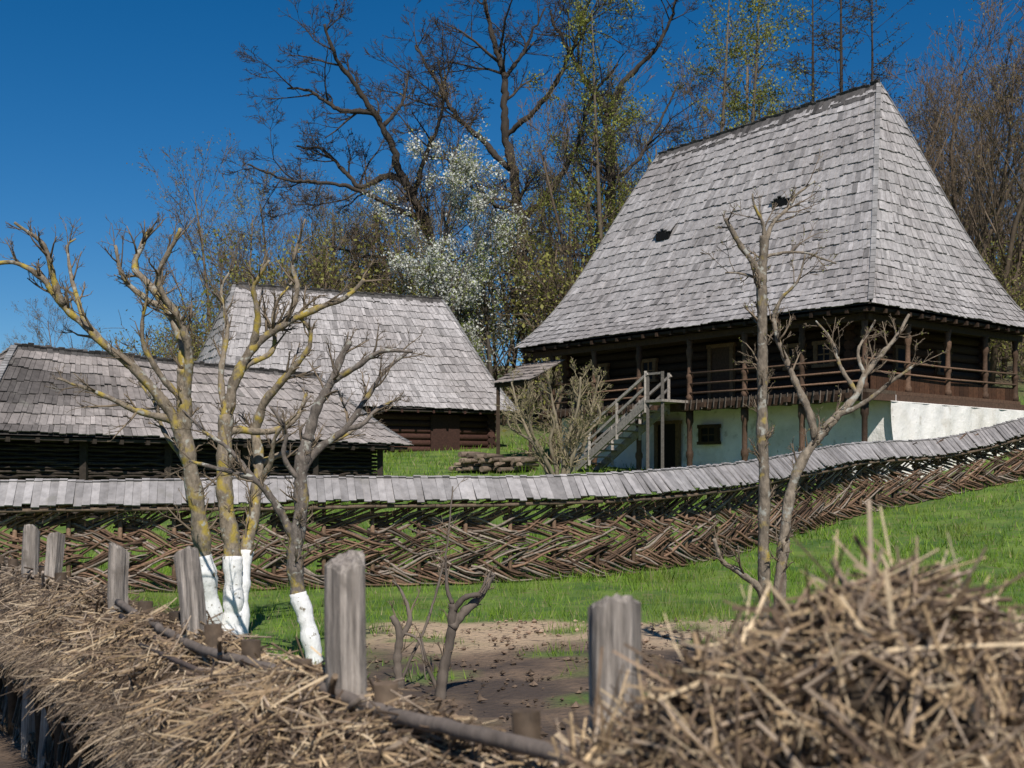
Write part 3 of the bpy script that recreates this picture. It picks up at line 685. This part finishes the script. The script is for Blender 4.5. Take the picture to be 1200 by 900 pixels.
for x,y,t,w,l in ((-3.13,8.35,-.28,.10,0),(-2.86,8.0,-.31,.10,.03),(-1.90,6.2,-.30,.10,.0),(-1.29,5.05,-.265,.112,-.10),(-.475,3.62,-.215,.108,-.06),(.238,2.9,-.27,.106,.05),(-4.2,10.3,-.3,.1,0)):
    post(M,x,y,t,w,l)
M.build('posts',[M_grey],near)
ridge=[(-5.2,12.0),(-3.9,9.7),(-3.05,8.3),(-2.0,6.4),(-1.22,5.0),(-.50,3.62),(.15,2.85),(.7,2.35),(1.5,2.1),(2.6,2.0)]
M=MB(); wattle(M,ridge,.55,1.05,lambda x,y:-1.75,rng,.014,4,12,1.4,A(.12,.085,.055),A(.06,.042,.028)); M.build('woven_rods',[M_rod],near)
rp_=smooth_path(ridge,.06);T=nrm(np.gradient(rp_,axis=0));Nn=np.stack([-T[:,1],T[:,0]],-1)
if Nn[60].dot(np.array([-.85,-.53]))<0: Nn=-Nn
prof=[(-.42,-.36),(-.34,-.22),(-.2,-.08),(0,.0),(.16,-.05),(.27,-.13),(.34,-.24),(.24,-.27),(0,-.22),(-.34,-.40)]
zr=-.62
def capz(i): return zr+.03*math.sin(i*.21)+.02*math.sin(i*.57)
V=[]
for i in range(len(rp_)):
    for a,z in prof: V.append(A(*(rp_[i]+Nn[i]*a*(1+.08*math.sin(i*.33+a*5))),capz(i)+z+.015*math.sin(i*.9+a*9)))
k=len(prof);id=np.arange(len(rp_)*k).reshape(-1,k);id2=np.roll(id,-1,axis=1)
Fc=np.stack([id[:-1],id[1:],id2[1:],id2[:-1]],-1).reshape(-1,4)
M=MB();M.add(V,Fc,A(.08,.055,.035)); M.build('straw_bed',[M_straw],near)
pa=np.array([p[0] for p in prof[:7]]);pz=np.array([p[1] for p in prof[:7]])
def strand_mesh(M,P0,D,Ln,W,bend,col,n=4,sides=3):
    t=np.linspace(0,1,n)[None,:,None]
    P=P0[:,None,:]+D[:,None,:]*Ln[:,None,None]*t+bend[:,None,:]*Ln[:,None,None]*(t**2)
    M.tubes(P,np.repeat(W[:,None],n,1)*np.linspace(1,.6,n)[None],sides,col,0)
def strawcols(n,warm):
    base=np.array([[.55,.39,.22],[.41,.285,.165],[.27,.185,.12],[.64,.49,.31],[.17,.115,.075],[.42,.32,.23],[.11,.075,.05]])
    c=base[rng.integers(0,7,n)]*rng.uniform(.6,1.15,(n,1)); g=c.mean(1,keepdims=True)*A(1.03,.88,.77); return c*warm+g*(1-warm)
M=MB(); n=26000
i=np.clip((rng.uniform(0,1,n)**.75*(len(rp_)-2)).astype(int),0,len(rp_)-2)
a=rng.uniform(-.42,.35,n); z=np.interp(a,pa,pz); base2=rp_[i]+Nn[i]*a[:,None]
zz=np.array([capz(q) for q in i])+z+rng.uniform(-.015,.035,n)+.02*np.sin(i*.5+a*17)
P0=np.stack([base2[:,0],base2[:,1],zz],-1)
al=np.stack([T[i][:,0],T[i][:,1],0*a],-1); dn=np.stack([Nn[i][:,0]*np.sign(a),Nn[i][:,1]*np.sign(a),-.2-abs(a)*1.2],-1)
th=rng.normal(0,1.0,n)[:,None]+.6*np.sin(i*.4)[:,None]
D=nrm(dn*np.cos(th)*rng.uniform(.3,1,(n,1))+al*np.sin(th)*1.3+rng.normal(0,.16,(n,3))+A(0,0,.05))
Ln=rng.uniform(.05,.30,n); bend=rng.normal(0,.12,(n,3))+A(0,0,-.1)
P0=P0-D*Ln[:,None]*.5+A(0,0,.012)
warm=sst(0.1,.6,(i/len(rp_)))[:,None]*.55+.35
strand_mesh(M,P0,D,Ln,rng.gamma(4,.0006,n)+.0008,bend,strawcols(n,warm)*(.72+.28*sst(.1,.5,i/len(rp_)))[:,None])
n=5200;i=rng.integers(0,len(rp_)-1,n);b2=rp_[i]+Nn[i]*(.33+rng.normal(0,.03,n))[:,None]
P0=np.stack([b2[:,0],b2[:,1],zr-.20+rng.normal(0,.03,n)],-1);D=nrm(np.stack([Nn[i][:,0]*.7,Nn[i][:,1]*.7,-.7+0*b2[:,0]],-1)+rng.normal(0,.4,(n,3)))
strand_mesh(M,P0,D,rng.uniform(.04,.20,n),rng.uniform(.0012,.003,n),rng.normal(0,.1,(n,3)),strawcols(n,.6)*.75)
M.build('straw_cap',[M_straw],near)
M=MB()
pp_=smooth_path([A(-1.86,6.05,-.55),A(-1.2,4.78,-.59),A(-.72,4.0,-.58),A(-.32,3.3,-.585),A(.16,2.62,-.565),A(.5,2.2,-.62)],.08)
M.poly(pp_+rng.normal(0,.0022,pp_.shape),np.linspace(.016,.021,len(pp_))*(1+rng.normal(0,.04,len(pp_))),12,A(.16,.13,.11))
M.poly([A(-1.80,5.9,-.60),A(-1.55,5.35,-.63),A(-1.35,5.1,-.60)],[.014,.016,.015],8,A(.13,.10,.09))
M.poly([A(-1.45,5.0,-.62),A(-.9,4.2,-.66),A(-.5,3.75,-.62)],[.01,.012,.010],8,A(.15,.11,.09))
M.poly([A(-1.0,4.3,-.66),A(-.6,3.75,-.645),A(-.3,3.42,-.65)],[.008,.009,.008],8,A(.22,.17,.12))
M.build('poles',[M_bark],near)
# big straw heap
heap=empty('straw_heap',(.65,2.0,-.9)); rng=np.random.default_rng(95)
lumps=[(.60,2.02,-.37,.23),(.43,2.08,-.46,.22),(.27,2.12,-.60,.22),(.78,2.05,-.47,.22),(.95,2.05,-.56,.24),(1.2,2.1,-.62,.25),(.6,1.78,-.62,.25),(.35,1.8,-.72,.22),(.9,1.75,-.68,.26),(.62,2.3,-.55,.26),(1.5,2.1,-.7,.25),(.15,2.3,-.78,.2)]
M=MB()
import bmesh
bm=bmesh.new();bmesh.ops.create_icosphere(bm,subdivisions=3,radius=1);sv=np.array([q.co[:] for q in bm.verts]);sf=np.array([[q.index for q in f.verts] for f in bm.faces]);bm.free()
for x,y,z,r in lumps:
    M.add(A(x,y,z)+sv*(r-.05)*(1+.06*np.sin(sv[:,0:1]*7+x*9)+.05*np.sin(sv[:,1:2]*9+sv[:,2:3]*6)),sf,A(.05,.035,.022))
M.build('straw_core',[M_straw],heap)
M=MB();Lp=np.array(lumps)
nt_=1150;per=16;n=nt_*per
qt=rng.integers(0,len(lumps),nt_);dvt=nrm(rng.normal(0,1,(nt_,3))+A(0,-.4,.5));tgt=nrm(np.cross(dvt,rng.normal(0,1,(nt_,3)))+dvt*rng.uniform(-.1,.6,(nt_,1)))
q=np.repeat(qt,per);dv=nrm(np.repeat(dvt,per,0)+rng.normal(0,.10,(n,3)))
D=nrm(np.repeat(tgt,per,0)+rng.normal(0,.34,(n,3)))
P0=Lp[q,:3]+dv*(Lp[q,3:4]-.05+rng.uniform(-.01,.05,(n,1)))
Ln=rng.uniform(.04,.20,n);P0=P0-D*Ln[:,None]*.4
tb=np.repeat(rng.uniform(.7,1.25,(nt_,1)),per,0)
strand_mesh(M,P0,D,Ln,rng.gamma(4,.0006,n)+.0008,rng.normal(0,.14,(n,3)),strawcols(n,.9)*tb)
n=420;q=rng.integers(0,6,n);dv=nrm(rng.normal(0,.6,(n,3))+A(0,-.2,1));P0=Lp[q,:3]+dv*(Lp[q,3:4]-.05)
strand_mesh(M,P0,nrm(dv+rng.normal(0,.55,(n,3))),rng.uniform(.04,.15,n),rng.uniform(.0012,.003,n),rng.normal(0,.2,(n,3)),strawcols(n,.9))
n=120;q=rng.integers(0,len(lumps),n);dv=nrm(rng.normal(0,1,(n,3))+A(0,-.6,.6));P0=Lp[q,:3]+dv*(Lp[q,3:4]+.0);D=nrm(np.cross(dv,rng.normal(0,1,(n,3)))+dv*.2);Ln=rng.uniform(.1,.3,n)
strand_mesh(M,P0-D*Ln[:,None]*.5,D,Ln,rng.uniform(.003,.005,n),rng.normal(0,.05,(n,3)),strawcols(n,.9)*1.1,4,5)
M.build('straw_stalks',[M_straw],heap)
# ------------------------------------------------------------------ light, sky, camera
sd=nrm(A(.18*.72,-.98*.72,.74)); el=math.asin(sd[2]); az=math.atan2(sd[0],sd[1])
su=bpy.data.lights.new('sun','SUN');su.energy=5.0;su.angle=math.radians(.5);su.color=(1,.95,.88)
so_=bpy.data.objects.new('sun',su);so_.rotation_euler=Vector(sd).to_track_quat('Z','Y').to_euler();so_.location=(5,-10,20);scene.collection.objects.link(so_)
w=bpy.data.worlds.new('World');scene.world=w;w.use_nodes=True;nt=w.node_tree
sk=nt.nodes.new('ShaderNodeTexSky');sk.sky_type='NISHITA';sk.sun_disc=False;sk.sun_elevation=el;sk.sun_rotation=az%(2*math.pi)
sk.altitude=1800;sk.air_density=1.0;sk.dust_density=.5;sk.ozone_density=3.5
hs_=nt.nodes.new('ShaderNodeHueSaturation');hs_.inputs['Saturation'].default_value=1.38
nt.links.new(sk.outputs[0],hs_.inputs['Color']);nt.links.new(hs_.outputs[0],nt.nodes['Background'].inputs[0])
nt.nodes['Background'].inputs[1].default_value=.078
cam=bpy.data.cameras.new('camera');co=bpy.data.objects.new('camera',cam);scene.collection.objects.link(co)
co.location=(0,0,0);co.rotation_euler=(math.pi/2,0,0);cam.lens=45;cam.sensor_width=36;cam.shift_y=.1;cam.clip_start=.1;cam.clip_end=5000
cam.dof.use_dof=True;cam.dof.focus_distance=17;cam.dof.aperture_fstop=5.4
scene.camera=co
scene.view_settings.view_transform='Standard';scene.view_settings.look='None';scene.view_settings.exposure=0
